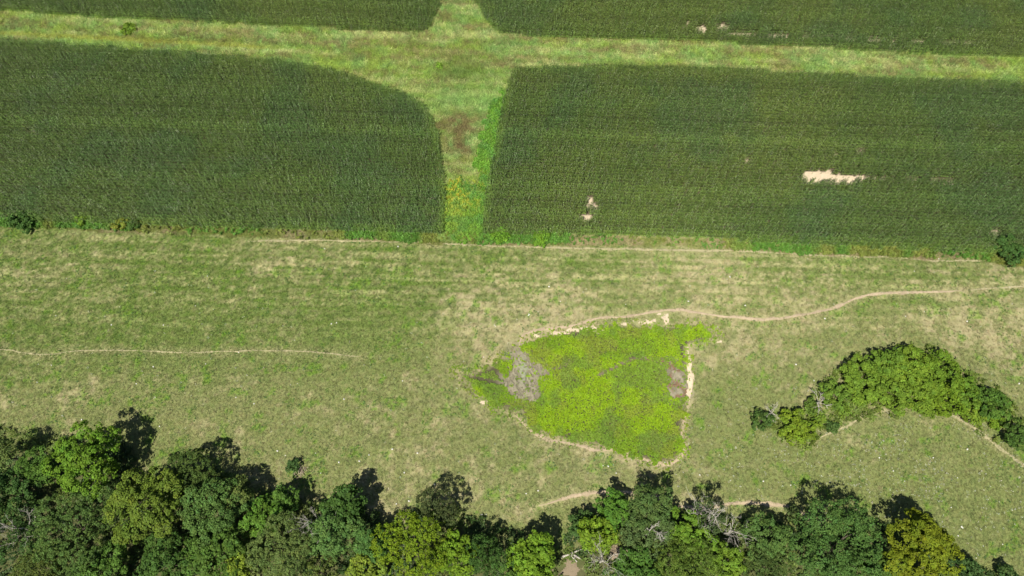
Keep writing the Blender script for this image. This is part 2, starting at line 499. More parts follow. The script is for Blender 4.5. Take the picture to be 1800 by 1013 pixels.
# ------------------------------------------------------------------ small plants used by scatter
def blade(P, F, base, az, length, width, rise, droop, seg=3, rg=random):
    """A bent strip leaf; P collects verts, F quads."""
    ca, sa = math.cos(az), math.sin(az)
    i0 = len(P); ang = rise; x, z = 0.0, 0.0
    for k in range(seg + 1):
        w = width * (.75, 1.0, .8, .5, .3, .12)[min(k * 5 // seg, 5)] * .5
        P.append((base[0] + ca * x - sa * w, base[1] + sa * x + ca * w, base[2] + z))
        P.append((base[0] + ca * x + sa * w, base[1] + sa * x - ca * w, base[2] + z))
        x += math.cos(ang) * length / seg; z += math.sin(ang) * length / seg
        ang -= droop / seg
    for k in range(seg):
        a = i0 + 2 * k
        F.append((a, a + 1, a + 3, a + 2))


def corn_proto(seed):
    rg = random.Random(seed); P, F = [], []
    h = 2.05
    for k in range(4):                                         # stalk
        a0, a1 = k * math.pi / 2, (k + 1) * math.pi / 2
        i = len(P)
        for a in (a0, a1): P.append((.018 * math.cos(a), .018 * math.sin(a), 0))
        for a in (a1, a0): P.append((.009 * math.cos(a), .009 * math.sin(a), h))
        F.append((i, i + 1, i + 2, i + 3))
    az = 0.0
    for k in range(7):
        t = .30 + .70 * k / 6
        az += math.pi + rg.uniform(-.5, .5)
        ln = (.34 + .20 * math.sin(t * 2.9)) * rg.uniform(.8, 1.15)
        blade(P, F, (0, 0, h * t * .97), az, ln, .11 * rg.uniform(.85, 1.15), rg.uniform(.45, 1.0), rg.uniform(1.6, 2.8), 4)
    for k in range(2):                                         # young top leaves
        blade(P, F, (0, 0, h), rg.uniform(0, 6.28), .32, .07, rg.uniform(.5, 1.1), 1.2, 3)
    return np.array(P), [np.array(F)]


def tuft_proto(seed, n, radius, length, width, rise=(.5, 1.3), droop=(.3, 1.4), seg=2):
    rg = random.Random(seed); P, F = [], []
    for k in range(n):
        r = radius * math.sqrt(rg.random()); a = rg.uniform(0, 6.28)
        blade(P, F, (r * math.cos(a), r * math.sin(a), -.01), rg.uniform(0, 6.28), length * rg.uniform(.6, 1.3), width * rg.uniform(.7, 1.3), rg.uniform(*rise), rg.uniform(*droop), seg)
    return np.array(P), [np.array(F)]


def weed_proto(seed, n, radius, tall, leaf):
    """Broad-leaved plant: leaves in tiers round short stems."""
    rg = random.Random(seed); P, F = [], []
    for s in range(max(2, n // 6)):
        a = rg.uniform(0, 6.28); r = radius * math.sqrt(rg.random())
        bx, by = r * math.cos(a), r * math.sin(a); hh = tall * rg.uniform(.6, 1.1)
        blade(P, F, (bx * .5, by * .5, 0), a, hh * 1.02, .012, 1.35, .2, 1)
        for k in range(6):
            z = hh * (.35 + .65 * k / 5)
            blade(P, F, (bx, by, z), rg.uniform(0, 6.28), leaf * rg.uniform(.7, 1.25), leaf * .5, rg.uniform(.1, .8), rg.uniform(.3, 1.2), 2)
    return np.array(P), [np.array(F)]


# ------------------------------------------------------------------ the setting: one ground sheet out to the horizon
def axis(lo, hi, step, far):
    core = np.arange(lo, hi + step * .5, step)
    out = np.array([4, 12, 30, 70, 150, 320, 700, 1500, 3000, far], float)
    return np.concatenate([(lo - out)[::-1], core, hi + out])


xs = axis(-135, 135, .45, 6000); ys = axis(-22, 152, .45, 6000)
XX, YY = np.meshgrid(xs, ys)
nx, ny = len(xs), len(ys)
x_, y_ = XX.ravel(), YY.ravel()
fade = np.clip(1 - np.maximum(np.abs(x_) - 135, np.maximum(y_ - 152, -22 - y_)) / 60, 0, 1)
HZ = height(x_, y_) * fade
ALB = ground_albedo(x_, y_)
outer = (np.abs(x_) > 140) | (y_ > 158) | (y_ < -28)
ALB = np.where(outer[:, None], np.array([.10, .13, .05]), ALB)
idx = np.arange(nx * ny).reshape(ny, nx)
quads = np.stack([idx[:-1, :-1].ravel(), idx[:-1, 1:].ravel(), idx[1:, 1:].ravel(), idx[1:, :-1].ravel()], 1)
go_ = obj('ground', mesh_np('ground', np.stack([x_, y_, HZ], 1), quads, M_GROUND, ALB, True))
tag(go_, 'grazed pasture turf with dry tan and green patches', None, None, 'structure')


def catmull(pts, step=.35):
    p = [np.array(q, float) for q in pts]
    p = [2 * p[0] - p[1]] + p + [2 * p[-1] - p[-2]]
    out = []
    for i in range(1, len(p) - 2):
        n = max(2, int(np.linalg.norm(p[i + 1] - p[i]) / step))
        for k in range(n):
            t = k / n
            out.append(.5 * ((2 * p[i]) + (-p[i - 1] + p[i + 1]) * t + (2 * p[i - 1] - 5 * p[i] + 4 * p[i + 1] - p[i + 2]) * t * t + (-p[i - 1] + 3 * p[i] - 3 * p[i + 1] + p[i + 2]) * t ** 3))
    out.append(p[-2])
    return np.array(out)


def ribbon(name, pts, hw, colour, label, seed, lift=.035, fadeout=.55):
    """Worn path: a strip whose two edges wander; it lies a few centimetres proud of the turf mesh."""
    c = catmull(pts)
    d = np.gradient(c, axis=0); d /= np.linalg.norm(d, axis=1)[:, None] + 1e-9
    nrm = np.stack([-d[:, 1], d[:, 0]], 1)
    s = np.arange(len(c)) * .35
    wob = (fbm(s / 5.0, s * 0 + seed, seed, 2) - .5) * hw * 1.2
    c = c + nrm * wob[:, None]
    cols = [-1, -.45, 0, .45, 1]
    wl = hw * np.clip(-.25 + 2.3 * fbm(s / 1.6, s * 0, seed + 3, 3), .45 if hw > .23 else .12, 2); wr = hw * np.clip(-.25 + 2.3 * fbm(s / 1.6, s * 0, seed + 9, 3), .45 if hw > .23 else .12, 2)
    end = np.clip(np.minimum(s, s[-1] - s) / 4.0, .15, 1)
    V, T = [], []
    for q in cols:
        w = np.where(q < 0, wl, wr) * end * q
        v = c + nrm * w[:, None]
        z = height(v[:, 0], v[:, 1]) + lift * (1 - .9 * abs(q) ** 3)
        V.append(np.stack([v[:, 0], v[:, 1], z], 1))
        k = .62 + .42 * fbm(v[:, 0] / .6, v[:, 1] / .6, seed + 5, 3) + .34 * fbm(v[:, 0] / 4.0, v[:, 1] / 4.0, seed + 6, 2)
        T.append(np.asarray(colour)[None, :] * k[:, None] * (1 - .12 * abs(q)))
    n = len(c); V = np.concatenate(V); T = np.concatenate(T)
    i = np.arange(n - 1); Q = []
    for j in range(4):
        Q.append(np.stack([j * n + i, (j + 1) * n + i, (j + 1) * n + i + 1, j * n + i + 1], 1))
    o = obj(name, mesh_np(name, V, np.concatenate(Q), M_DIRT, T, True))
    return tag(o, label, None, None, 'structure')


def patch(name, poly_or_ellipse, colour_fn, label, step=.22, lift=.03, rag=.8, seed=0):
    """Irregular sheet of bare soil, clipped cell by cell to a ragged outline."""
    P = np.array(poly_or_ellipse)
    lo, hi = P.min(0) - 1, P.max(0) + 1
    gx, gy = np.arange(lo[0], hi[0], step), np.arange(lo[1], hi[1], step)
    X, Y = np.meshgrid(gx, gy); n, m = len(gx), len(gy)
    X = X.ravel(); Y = Y.ravel()
    sd = sdist(X, Y, poly_or_ellipse) + (fbm(X / 1.1, Y / 1.1, seed, 3) - .55) * 2 * rag
    keep = sd > 0
    ii = np.arange(n * m).reshape(m, n)
    q = np.stack([ii[:-1, :-1].ravel(), ii[:-1, 1:].ravel(), ii[1:, 1:].ravel(), ii[1:, :-1].ravel()], 1)
    q = q[keep[q].sum(1) >= 3]
    used = np.unique(q); remap = np.full(n * m, -1); remap[used] = np.arange(len(used))
    x, y = X[used], Y[used]
    z = height(x, y) + lift * np.clip(sd[used] / .4, .1, 1)
    if name == 'mud_patch':
        z = z + .05 - .20 * sstep(.50, .60, fbm(x / .32, y / .45, 61, 2)) + .06 * fbm(x / .25, y / .25, 62, 2)
    o = obj(name, mesh_np(name, np.stack([x, y, z], 1), remap[q], M_DIRT, colour_fn(x, y), True))
    return tag(o, label, None, None, 'structure')


def ell(cx, cy, rx, ry, n=14):
    return W([(cx + rx * math.cos(2 * math.pi * k / n), cy + ry * math.sin(2 * math.pi * k / n)) for k in range(n)])


PATH_LABEL = {'far_right': 'faint continuation of the cow path at the right picture edge', 'fence': 'pale straw track along the pasture edge below the corn', 'west': 'thin cow path crossing the left pasture', 'pond_north': 'worn dirt cow path curving over the top of the green pond bed',
              'pond_south': 'narrow dirt path along the lower rim of the pond bed', 'pond_east': 'pale sandy path down the right rim of the pond bed',
              'south': 'brown dirt path beside the trees at the bottom', 'mound': 'faint path below the thicket on the mound', 'mound_east': 'faint path running down from the right end of the thicket'}
for n_, (k, w) in enumerate(PATHW.items()):
    tone = {'straw': np.array([.40, .36, .22]), 'dirt': C_DIRT * 1.08, 'sand': C_SOIL * 1.15}[PATHS[k][2]]
    ribbon('dirt_path', w, PATHS[k][1], tone, PATH_LABEL[k], 100 + n_ * 7)


def mud_colour(x, y):
    px, py = PX(x, y)
    c = np.broadcast_to(C_MUD, x.shape + (3,)) * (.75 + .5 * fbm(x / .7, y / .7, 60, 3))[:, None]
    c = lerp(c, np.array([.27, .29, .20]), .9 * np.clip(1.3 * blob(px, py, 920, 652, 9, 20), 0, 1))
    c = lerp(c, np.array([.07, .08, .05]), .85 * sstep(.53, .60, fbm(x / .32, y / .45, 61, 2)) * sstep(640, 668, py))  # hoof holes painted dark: wet mud plus the shade inside them
    return c


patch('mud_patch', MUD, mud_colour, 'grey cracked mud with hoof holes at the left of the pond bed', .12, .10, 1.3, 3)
patch('mud_patch', MUD2, lambda x, y: lerp(np.broadcast_to(C_MUD * 1.1, x.shape + (3,)), np.array([.19, .125, .08]), sstep(.45, .6, fbm(x / 1.5, y / 1.5, 63))), 'brown dried mud at the right of the pond bed', .22, .10, 1.1, 4)
patch('mud_patch', W([(1100, 634), (1120, 628), (1150, 628), (1172, 634), (1160, 638), (1130, 634)]), lambda x, y: np.broadcast_to(np.array([.19, .13, .075]), x.shape + (3,)) * (.8 + .4 * fbm(x, y, 64))[:, None],
      'reddish brown bare arc inside the upper pond bed', .22, .10, .6, 5)
for k, (a, b, c_, d_) in enumerate(SANDS):
    patch('bare_soil', ell(a, b, c_, d_), lambda x, y: np.broadcast_to(C_SOIL * 1.1, x.shape + (3,)) * (.8 + .4 * fbm(x / .7, y / .7, 66))[:, None],
          'pale bare soil patch on the rim of the pond bed', .2, .04, .9, 20 + k)
patch('bare_soil', GAPS[0], lambda x, y: np.broadcast_to(C_SOIL * 1.12, x.shape + (3,)) * (.88 + .24 * fbm(x / .7, y / .7, 67))[:, None], 'long pale bare soil patch inside the right corn field', .25, .05, .5, 40)
patch('bare_soil', ell(1004, 1004, 25, 14), lambda x, y: np.broadcast_to(C_DIRT * .62, x.shape + (3,)) * (.8 + .4 * fbm(x, y, 68))[:, None], 'bare brown soil between the trees at the bottom edge', .25, .05, 2.2, 41)
patch('creek_bank', W([(1066, 964), (1080, 956), (1100, 956), (1115, 966), (1112, 985), (1098, 990), (1080, 990), (1068, 980)]),
      lambda x, y: np.broadcast_to(np.array([.30, .235, .17]), x.shape + (3,)) * (.7 + .6 * fbm(x, y, 69))[:, None], 'bare eroded creek bank below the bright green thicket', .25, .06, .7, 42)

# ------------------------------------------------------------------ corn
def corn_points(poly):
    P = np.array(poly)
    u0, u1 = (P @ ROW).min(), (P @ ROW).max(); v0, v1 = (P @ ACR).min(), (P @ ACR).max()
    u, v = np.meshgrid(np.arange(u0, u1, .21), np.arange(v0, v1, .76))
    u = u + rng.normal(0, .04, u.shape); v = v + rng.normal(0, .035, v.shape)
    x = (u * ROW[0] + v * ACR[0]).ravel(); y = (u * ROW[1] + v * ACR[1]).ravel()
    lim = 82 + .305 * y + 14
    k = (np.abs(x) < lim) & (y < 148)
    x, y = x[k], y[k]
    k = sdist(x, y, poly) > -.5 + .5 * (fbm(x / 1.5, y / 1.5, 86, 2) - .5)
    x, y = x[k], y[k]
    gp = soil_gap(x, y)
    k = ((gp < .5) | (rng.random(len(x)) < .05)) & (rng.random(len(x)) > .03)
    return x[k], y[k], gp[k]


corn_protos = [corn_proto(s) for s in range(6)]
for key, label in (('nw', 'dark green corn field in the top left, above the grass strip'), ('ne', 'green corn field in the top right, above the grass strip'),
                   ('w', 'large dark green corn field left of the grass waterway'), ('e', 'large green corn field with bare patch right of the grass waterway')):
    x, y, gp = corn_points(FIELDS[key])
    px, py = PX(x, y)
    base = np.broadcast_to(np.array([.090, .146, .033]), x.shape + (3,))
    lt = fbm(x / 30.0, y / 30.0, 81, 3)
    yel = sstep(.35, .7, lt + .28 * blob(px, py, 1180, 290, 320, 120) + .1 * blob(px, py, 1000, 30, 300, 60) - .15 * (px < 780))  # yellower corn, partly the antisolar glow painted into the leaves
    base = lerp(base, np.array([.122, .172, .037]), .75 * yel)
    base = lerp(base, np.array([.068, .132, .042]), .5 * sstep(.5, .7, fbm(x / 12.0, y / 12.0, 82, 3)))
    edge = seg_dist(x, y, FIELDS[key], True)
    edge_c = sstep(1.6, .2, edge) * (vnoise(x / 3.0, y / 3.0, 83) > .45)
    base = lerp(base, np.array([.14, .23, .04]), .45 * edge_c)
    sc = rng.uniform(.86, 1.12, len(x)) * (.93 + .14 * fbm(x / 5.0, y / 5.0, 84, 2))
    row = np.floor((x * ACR[0] + y * ACR[1]) / .76 + .5)
    rt = _hash(row, row * 0, 7); ps = _hash(np.floor(row / 6), row * 0, 9)      # every row and every planter pass grows a little differently
    base = base * (.74 + .42 * rt + .10 * ps)[:, None]
    sc *= (.93 + .11 * rt) * np.where(edge < .6, .92, 1) * np.where(gp > .5, .4, 1)
    scatter('corn_field', corn_protos, np.stack([x, y, height(x, y) - .02], 1), tint_instances(x, base * .98, .72, 1.28, .06), sc, M_CORN, label, 'corn field', .045,
            math.atan2(ROW[1], ROW[0]) + rng.normal(0, .45, len(x)) + math.pi * rng.integers(0, 2, len(x)))


# ------------------------------------------------------------------ grass of the pasture and of the strips
def cover_points(density):
    s = 1 / math.sqrt(density)
    X, Y = np.meshgrid(np.arange(-130, 130, s), np.arange(-14, 148, s))
    x = X.ravel() + rng.uniform(-.5, .5, X.size) * s; y = Y.ravel() + rng.uniform(-.5, .5, X.size) * s
    k = np.abs(x) < 82 + .305 * y + 12
    return x[k], y[k]


def path_clear(x, y, extra=0.0):
    keep = np.ones(len(x), bool)
    for k, w in PATHW.items():
        keep &= seg_dist(x, y, w) > PATHS[k][1] * ({'dirt': .8, 'sand': 1.0, 'straw': .1}[PATHS[k][2]]) + extra
    for s_ in SANDS:
        keep &= sdist(x, y, ell(*s_)) < -.1 + 0 * x
    return keep


STRIP_IN = inside
x, y = cover_points(10.5)
f = corn_field_of(x, y)
sd = sdist(x, y, STRIP)
ok = (f == 0) & (sd < 0) & (sdist(x, y, POND) < .2) & (sdist(x, y, MUD) < 0) & path_clear(x, y)
x, y = x[ok], y[ok]
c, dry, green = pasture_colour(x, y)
belt = sdist(x, y, BELT)
keep = rng.random(len(x)) < np.clip(.95 - .55 * sstep(.45, .9, dry) + .4 * green, .3, 1) * np.where(belt > 2, .08, 1)
x, y, c, green = x[keep], y[keep], c[keep], green[keep]
h = .55 + .5 * green + rng.uniform(-.15, .35, len(x))
scl = np.stack([.75 + .45 * rng.random(len(x)), .75 + .45 * rng.random(len(x)), h], 1)
scatter('pasture_grass', [tuft_proto(s + 10, 24, .24, .20, .035, (.2, .9), (.2, 1.2)) for s in range(5)], np.stack([x, y, height(x, y)], 1), tint_instances(x, c, .5, 1.4, .10), scl,
        M_GRASS, 'short grazed pasture grass, green and dry tan', 'grass', .1)

# rank bright tufts and thistles standing in the pasture
x, y = cover_points(2.0)
f = corn_field_of(x, y)
n = fbm(x / 2.2, y / 2.2, 15, 3)
ok = (f == 0) & (sdist(x, y, STRIP) < 0) & (sdist(x, y, POND) < 0) & path_clear(x, y, .2) & (n + rng.normal(0, .05, len(x)) > .62) & (sdist(x, y, BELT) < 0)
x, y = x[ok], y[ok]
c = lerp(np.broadcast_to(np.array([.10, .19, .03]), x.shape + (3,)), np.array([.07, .15, .045]), rng.random(len(x)))
scatter('pasture_weeds', [weed_proto(s + 40, 18, .2, .16, .13) for s in range(4)], np.stack([x, y, height(x, y)], 1), tint_instances(x, c, .8, 1.25), rng.uniform(.6, 1.2, len(x)), M_WEED,
        'bright green low weeds dotted over the pasture', 'weeds')

# tall grass of headlands and waterway
x, y = cover_points(6.5)
f = np.max([sdist(x, y, FIELDS[k]) for k in FIELDS], axis=0)
sd = sdist(x, y, STRIP)
ok = (f < .45) & (sd > -.4)
x, y = x[ok], y[ok]
c = strip_colour(x, y)
n = fbm(x / 4.0, y / 4.0, 91, 3)
hh = (.7 + .9 * n) * rng.uniform(.7, 1.25, len(x))
px, py = PX(x, y)
lane = sstep(8, 3, np.abs(py - (60 + 22 * (px / 420.0)))) * (px < 540)
hh *= 1 - .6 * lane
scl = np.stack([.9 + .5 * rng.random(len(x)), .9 + .5 * rng.random(len(x)), hh], 1)
scatter('tall_grass', [tuft_proto(s + 20, 26, .28, .75, .05, (.3, 1.05), (.5, 1.6), 3) for s in range(5)], np.stack([x, y, height(x, y)], 1), tint_instances(x, c, .6, 1.35, .05), scl,
        M_GRASS, 'tall unmown grass strips with brown seed heads between the corn fields', 'tall grass', .15)

# bright broad-leaved weeds down the right side and foot of the waterway, yellow bloom in its middle
WW = W([(876, 172), (892, 158), (884, 220), (876, 270), (864, 330), (856, 410), (835, 420), (785, 418), (778, 330), (800, 320), (835, 325), (842, 280), (850, 220), (862, 185)])
x, y = cover_points(7.0)
ok = (sdist(x, y, WW) + (fbm(x / 1.5, y / 1.5, 95, 3) - .5) * 4.5 > 0) & (corn_field_of(x, y) == 0)
x, y = x[ok], y[ok]
px, py = PX(x, y)
c = np.broadcast_to(np.array([.13, .285, .032]), x.shape + (3,))
c = lerp(c, np.array([.26, .36, .05]), .8 * blob(px, py, 800, 375, 28, 40))
c = lerp(c, np.array([.40, .40, .045]), np.clip(1.2 * blob(px, py, 812, 335, 34, 34), 0, 1) * (rng.random(len(x)) < .45))
c = lerp(c, np.array([.10, .24, .05]), .6 * (fbm(x / 2.0, y / 2.0, 96, 2) > .56))
scatter('waterway_weeds', [weed_proto(s + 60, 30, .32, .7, .26) for s in range(5)], np.stack([x, y, height(x, y)], 1), tint_instances(x, c, .8, 1.25), rng.uniform(.8, 1.5, len(x)), M_WEED,
        'bright green broad leaved weeds with yellow patch in the grass waterway', 'weeds')

# weeds growing in the pond bed
x, y = cover_points(30.0)
sdp = sdist(x, y, POND)
nz = fbm(x / 1.3, y / 1.3, 97, 3)
px, py = PX(x, y)
trail = np.minimum(seg_dist(x, y, TRAILS[0]), seg_dist(x, y, TRAILS[1]))
trail2 = np.minimum(seg_dist(x, y, W([(812, 657), (850, 668), (888, 675)])), seg_dist(x, y, W([(862, 645), (878, 658), (890, 674)])))
crease = np.abs(fbm(x / 1.0, y / .7, 99, 3) - .5)
ok = ((sdp + (nz - .5) * 3.6 > .1) | ((sdp > -1.6) & (rng.random(len(x)) < .10))) & ((sdist(x, y, MUD) + (nz - .5) * 3.2 < 0) | (rng.random(len(x)) < .06)) & ((sdist(x, y, MUD2) + (nz - .5) * 3.5 < 0) | (rng.random(len(x)) < .06)) & ((trail > .22 + 1.6 * (nz - .5)) | (rng.random(len(x)) < .25)) & (trail2 > .32 + .8 * (nz - .5)) & ((crease > .016) | (rng.random(len(x)) < .12))
x, y, px, py, nz = x[ok], y[ok], px[ok], py[ok], nz[ok]
big = fbm(x / 6.0, y / 6.0, 98, 3)
c = np.broadcast_to(np.array([.25, .395, .010]), x.shape + (3,))
c = lerp(c, np.array([.15, .265, .02]), .6 * sstep(.50, .66, big + .35 * blob(px, py, 870, 680, 60, 40) + .22 * blob(px, py, 1000, 600, 150, 34) - .15 * blob(px, py, 1080, 720, 90, 60)))
c = lerp(c, np.array([.25, .27, .05]), .5 * sstep(.52, .66, fbm(x / 3.0, y / 3.0, 101, 3) + .12 * blob(px, py, 1010, 650, 60, 30)))
c = lerp(c, np.array([.14, .23, .05]), .5 * sstep(.50, .62, fbm(x / 3.5, y / 3.5, 102, 3) + .15 * blob(px, py, 925, 730, 40, 25)))
scatter('pond_weeds', [weed_proto(s + 80, 18, .15, .30, .15) for s in range(6)], np.stack([x, y, height(x, y)], 1), tint_instances(x, c, .84, 1.16), rng.uniform(.7, 1.3, len(x)) * (.7 + .6 * nz), M_WEED,
        'dense yellow green weeds filling the dried pond bed', 'weeds', .2)

# weeds along the fence row under the corn
FR = [(-150, 380), (0, 390), (120, 392), (240, 398), (420, 405), (600, 410), (760, 416), (900, 419), (1000, 419), (1180, 424), (1270, 426), (1400, 434), (1600, 442), (1720, 447), (1800, 458), (2050, 470)]
FRW = W(FR)
x, y = cover_points(9.0)
dfr = seg_dist(x, y, FRW)
px, py = PX(x, y)
dens = sstep(.36, .56, fbm(px / 55.0, px * 0, 111, 2)) * sstep(200, 160, np.abs((px - 400) % 2600 - 80) + 0) * 0
dens = .15 + .8 * ((px < 260) | ((px > 590) & (px < 770)) | ((px > 830) & (px < 1000)) | ((px > 1275) & (px < 1360)) | ((px > 1370) & (px < 1640)) | (px > 1725))
wid = .9 + .9 * fbm(px / 40.0, px * 0, 112, 2)
ok = (dfr < wid) & (rng.random(len(x)) < dens)
x, y, px = x[ok], y[ok], px[ok]
c = lerp(np.broadcast_to(np.array([.09, .20, .03]) * 1.25, x.shape + (3,)), np.array([.20, .24, .05]), sstep(.45, .65, fbm(px / 45.0, px * 0, 113, 2)))
scatter('fencerow_weeds', [weed_proto(s + 120, 26, .30, .8, .26) for s in range(5)], np.stack([x, y, height(x, y)], 1), tint_instances(x, c, .75, 1.25), rng.uniform(.6, 1.35, len(x)), M_WEED,
        'bright green weeds along the lower edge of the corn', 'weeds', .2)
x, y = cover_points(7.0)
dfr = seg_dist(x, y, FRW)
ok = (dfr < 1.6 * fbm(x / 3.0, y / 3.0, 114, 2) + .6) & (corn_field_of(x, y) == 0)
x, y = x[ok], y[ok]
c = lerp(np.broadcast_to(np.array([.22, .25, .07]), x.shape + (3,)), np.array([.36, .30, .17]), sstep(.45, .6, fbm(x / 4.0, y / 4.0, 115, 2)))
scl = np.stack([np.full(len(x), 1.0), np.full(len(x), 1.0), rng.uniform(.4, .9, len(x))], 1)
scatter('fencerow_grass', [tuft_proto(s + 140, 22, .25, .6, .03, (.5, 1.3), (.6, 1.8), 3) for s in range(4)], np.stack([x, y, height(x, y)], 1), tint_instances(x, c, .8, 1.2), scl, M_GRASS,
        'rough dry grass between the corn edge and the pasture track', 'tall grass', .15)

# undergrowth below the tree belt and thicket
x, y = cover_points(3.2)
d1 = sdist(x, y, BELT); d2 = sdist(x, y, THICKET)
ok = ((d1 > -.3) | ((d2 > .3) | ((d2 > -2.2) & (fbm(x / 2.0, y / 2.0, 122, 2) > .56)) | ((sdist(x, y, TAIL) > 0) & (fbm(x / 1.6, y / 1.6, 123, 2) > .46)))) & (rng.random(len(x)) < np.where(d1 > 3, .45, .6))
x, y = x[ok], y[ok]
ok = sdist(x, y, ell(1004, 1004, 26, 16)) < 0
ok &= sdist(x, y, ell(1090, 972, 26, 18)) < 0
x, y = x[ok], y[ok]
under = (sdist(x, y, THICKET) > -3) | (sdist(x, y, TAIL) > -1)
c = lerp(np.broadcast_to(np.array([.05, .095, .022]), x.shape + (3,)), np.array([.12, .17, .035]), sstep(.45, .6, fbm(x / 4.0, y / 4.0, 121, 2)))  # belt plants coloured dark to paint shaded gaps between crowns
c = np.where(under[:, None], np.array([.14, .20, .035]), c)
scatter('undergrowth', [weed_proto(s + 160, 30, .45, .75, .30) for s in range(4)], np.stack([x, y, height(x, y)], 1), tint_instances(x, c, .75, 1.25), rng.uniform(.7, 1.5, len(x)), M_WEED,
        'leafy undergrowth below the trees and round the thicket', 'undergrowth', .2)


# ------------------------------------------------------------------ trees
def tube(V, F, p0, p1, r0, r1, n=6):
    p0, p1 = np.array(p0, float), np.array(p1, float)
    d = p1 - p0; d /= np.linalg.norm(d) + 1e-9
    a = np.cross(d, [0, 0, 1.0]) if abs(d[2]) < .9 else np.cross(d, [1.0, 0, 0])
    a /= np.linalg.norm(a); b = np.cross(d, a)
    i = len(V)
    for p, r in ((p0, r0), (p1, r1)):
        for k in range(n):
            t = 2 * math.pi * k / n
            V.append(p + a * (r * math.cos(t)) + b * (r * math.sin(t)))
    for k in range(n):
        F.append((i + k, i + (k + 1) % n, i + n + (k + 1) % n, i + n + k))


def limb(V, F, p0, p1, r0, r1, rg, segs=4, wander=.12, n=5):
    p0, p1 = np.array(p0, float), np.array(p1, float)
    L = np.linalg.norm(p1 - p0); prev = p0; pr = r0; pts = [p0]
    for k in range(1, segs + 1):
        t = k / segs
        q = p0 + (p1 - p0) * t + (rg.normal(0, wander * L / segs, 3) if k < segs else 0) + np.array([0, 0, .12 * L * math.sin(math.pi * t)])
        r = r0 + (r1 - r0) * t
        tube(V, F, prev, q, pr, r, n); prev, pr = q, r; pts.append(q)
    return pts


def leaves(c, nrm, length, width, rg):
    n = len(c)
    nrm = nrm / (np.linalg.norm(nrm, axis=1)[:, None] + 1e-9)
    t = np.cross(nrm, rg.normal(size=(n, 3))); t /= np.linalg.norm(t, axis=1)[:, None] + 1e-9
    b = np.cross(nrm, t)
    l = (length * rg.uniform(.65, 1.3, n))[:, None] * .5; w = (width * rg.uniform(.65, 1.3, n))[:, None] * .5
    fold = nrm * (w * .35)
    V = np.stack([c - t * l, c + b * w + fold - t * l * .15, c + t * l - fold, c - b * w + fold - t * l * .15], 1).reshape(-1, 3)
    return V


STYLES = {  # lobes, lobe radius share, clump radius (m), leaf length, leaf width, normal spread, leaves per m2 of crown plan, gap
    'clumpy': dict(lobes=15, lr=.34, clump=.62, ll=.36, lw=.25, spread=.5, dens=110, gap=.06),
    'broad': dict(lobes=20, lr=.28, clump=.48, ll=.42, lw=.30, spread=.5, dens=85, gap=.06),
    'feathery': dict(lobes=11, lr=.44, clump=.34, ll=.36, lw=.12, spread=.9, dens=150, gap=.06),
    'bluish': dict(lobes=17, lr=.32, clump=.55, ll=.32, lw=.19, spread=.6, dens=120, gap=.08),
    'sparse': dict(lobes=10, lr=.27, clump=.5, ll=.32, lw=.18, spread=.7, dens=50, gap=.35),
    'bush': dict(lobes=17, lr=.26, clump=.44, ll=.40, lw=.26, spread=.55, dens=105, gap=.16),
}


def crown_mesh(R, Hc, style, colour, seed, squash=(1, 1)):
    """Crown whose local origin is its centre; R plan radius, Hc vertical half extent."""
    st = STYLES[style]; rg = np.random.default_rng(seed)
    nl = st['lobes']
    # lobes spread through an uneven dome
    g = np.arange(nl) + .5
    zz = 1 - 1.30 * g / nl; ph = g * 2.399963 + rg.uniform(0, 6.28)
    rr = np.sqrt(np.clip(1 - np.abs(zz) ** 2.2, 0, 1))
    far = 1.0 if style == 'bush' else .86
    L = np.stack([np.cos(ph) * rr, np.sin(ph) * rr, zz], 1) * rg.uniform(.48, far, (nl, 1)) + rg.normal(0, .08, (nl, 3))
    lr = st['lr'] * rg.uniform(.7, 1.25, nl)
    S = np.array([R * squash[0], R * squash[1], Hc])
    # clumps on the lobes' outer faces
    ncl = max(30, int(1.5 * math.pi * R * R / (st['clump'] ** 2) * 1.0))
    ncl = min(ncl, 900)
    li = rg.choice(nl, ncl, p=lr ** 2 / (lr ** 2).sum())
    d = rg.normal(size=(ncl, 3)); d /= np.linalg.norm(d, axis=1)[:, None]
    d[:, 2] = np.where(d[:, 2] < -.25, -d[:, 2], d[:, 2])
    C = (L[li] + d * lr[li][:, None] * rg.uniform(.75, 1.05, (ncl, 1))) * S
    lob_in = ((C[:, None, :] / S - L[None]) ** 2).sum(2) < (lr[None] * .72) ** 2
    keep = ~lob_in.any(1) & (rg.random(ncl) > st['gap'])
    C, d = C[keep], d[keep]
    out = d * .7 + np.array([0, 0, .55])
    n = int(min(15000, st['dens'] * math.pi * R * R))
    k = rg.integers(0, len(C), n)
    e = rg.normal(size=(n, 3)); e /= np.linalg.norm(e, axis=1)[:, None]
    flip = (e * out[k]).sum(1) < -.35
    e[flip] *= -1
    cl = st['clump'] * rg.uniform(.6, 1.15, len(C))
    pos = C[k] + e * (cl[k] * rg.uniform(.55, 1.0, n) ** .6)[:, None] * np.array([1, 1, .8])
    nrm = e * .6 + out[k] * .6 + rg.normal(0, st['spread'], (n, 3)) + np.array([0, 0, .25])
    V = leaves(pos, nrm, st['ll'], st['lw'], rg)
    F = np.arange(4 * n).reshape(n, 4)
    cc = np.asarray(colour)
    tone = rg.normal(1, .10, len(C))[k] * rg.normal(1, .10, n)
    hue = rg.normal(0, .05, len(C))[k]
    lobe_t = (1 + .25 * (fbm(pos[:, 0] / 2.2 + seed, pos[:, 1] / 2.2, seed % 97, 2) - .5))
    T = cc[None] * (tone * lobe_t)[:, None] * np.stack([1 + hue, np.ones(n), 1 - hue * .6], 1)
    return V, F, np.clip(np.repeat(T * 1.10 * np.array([.95, 1.05, .9]), 4, axis=0), .004, .7), L * S


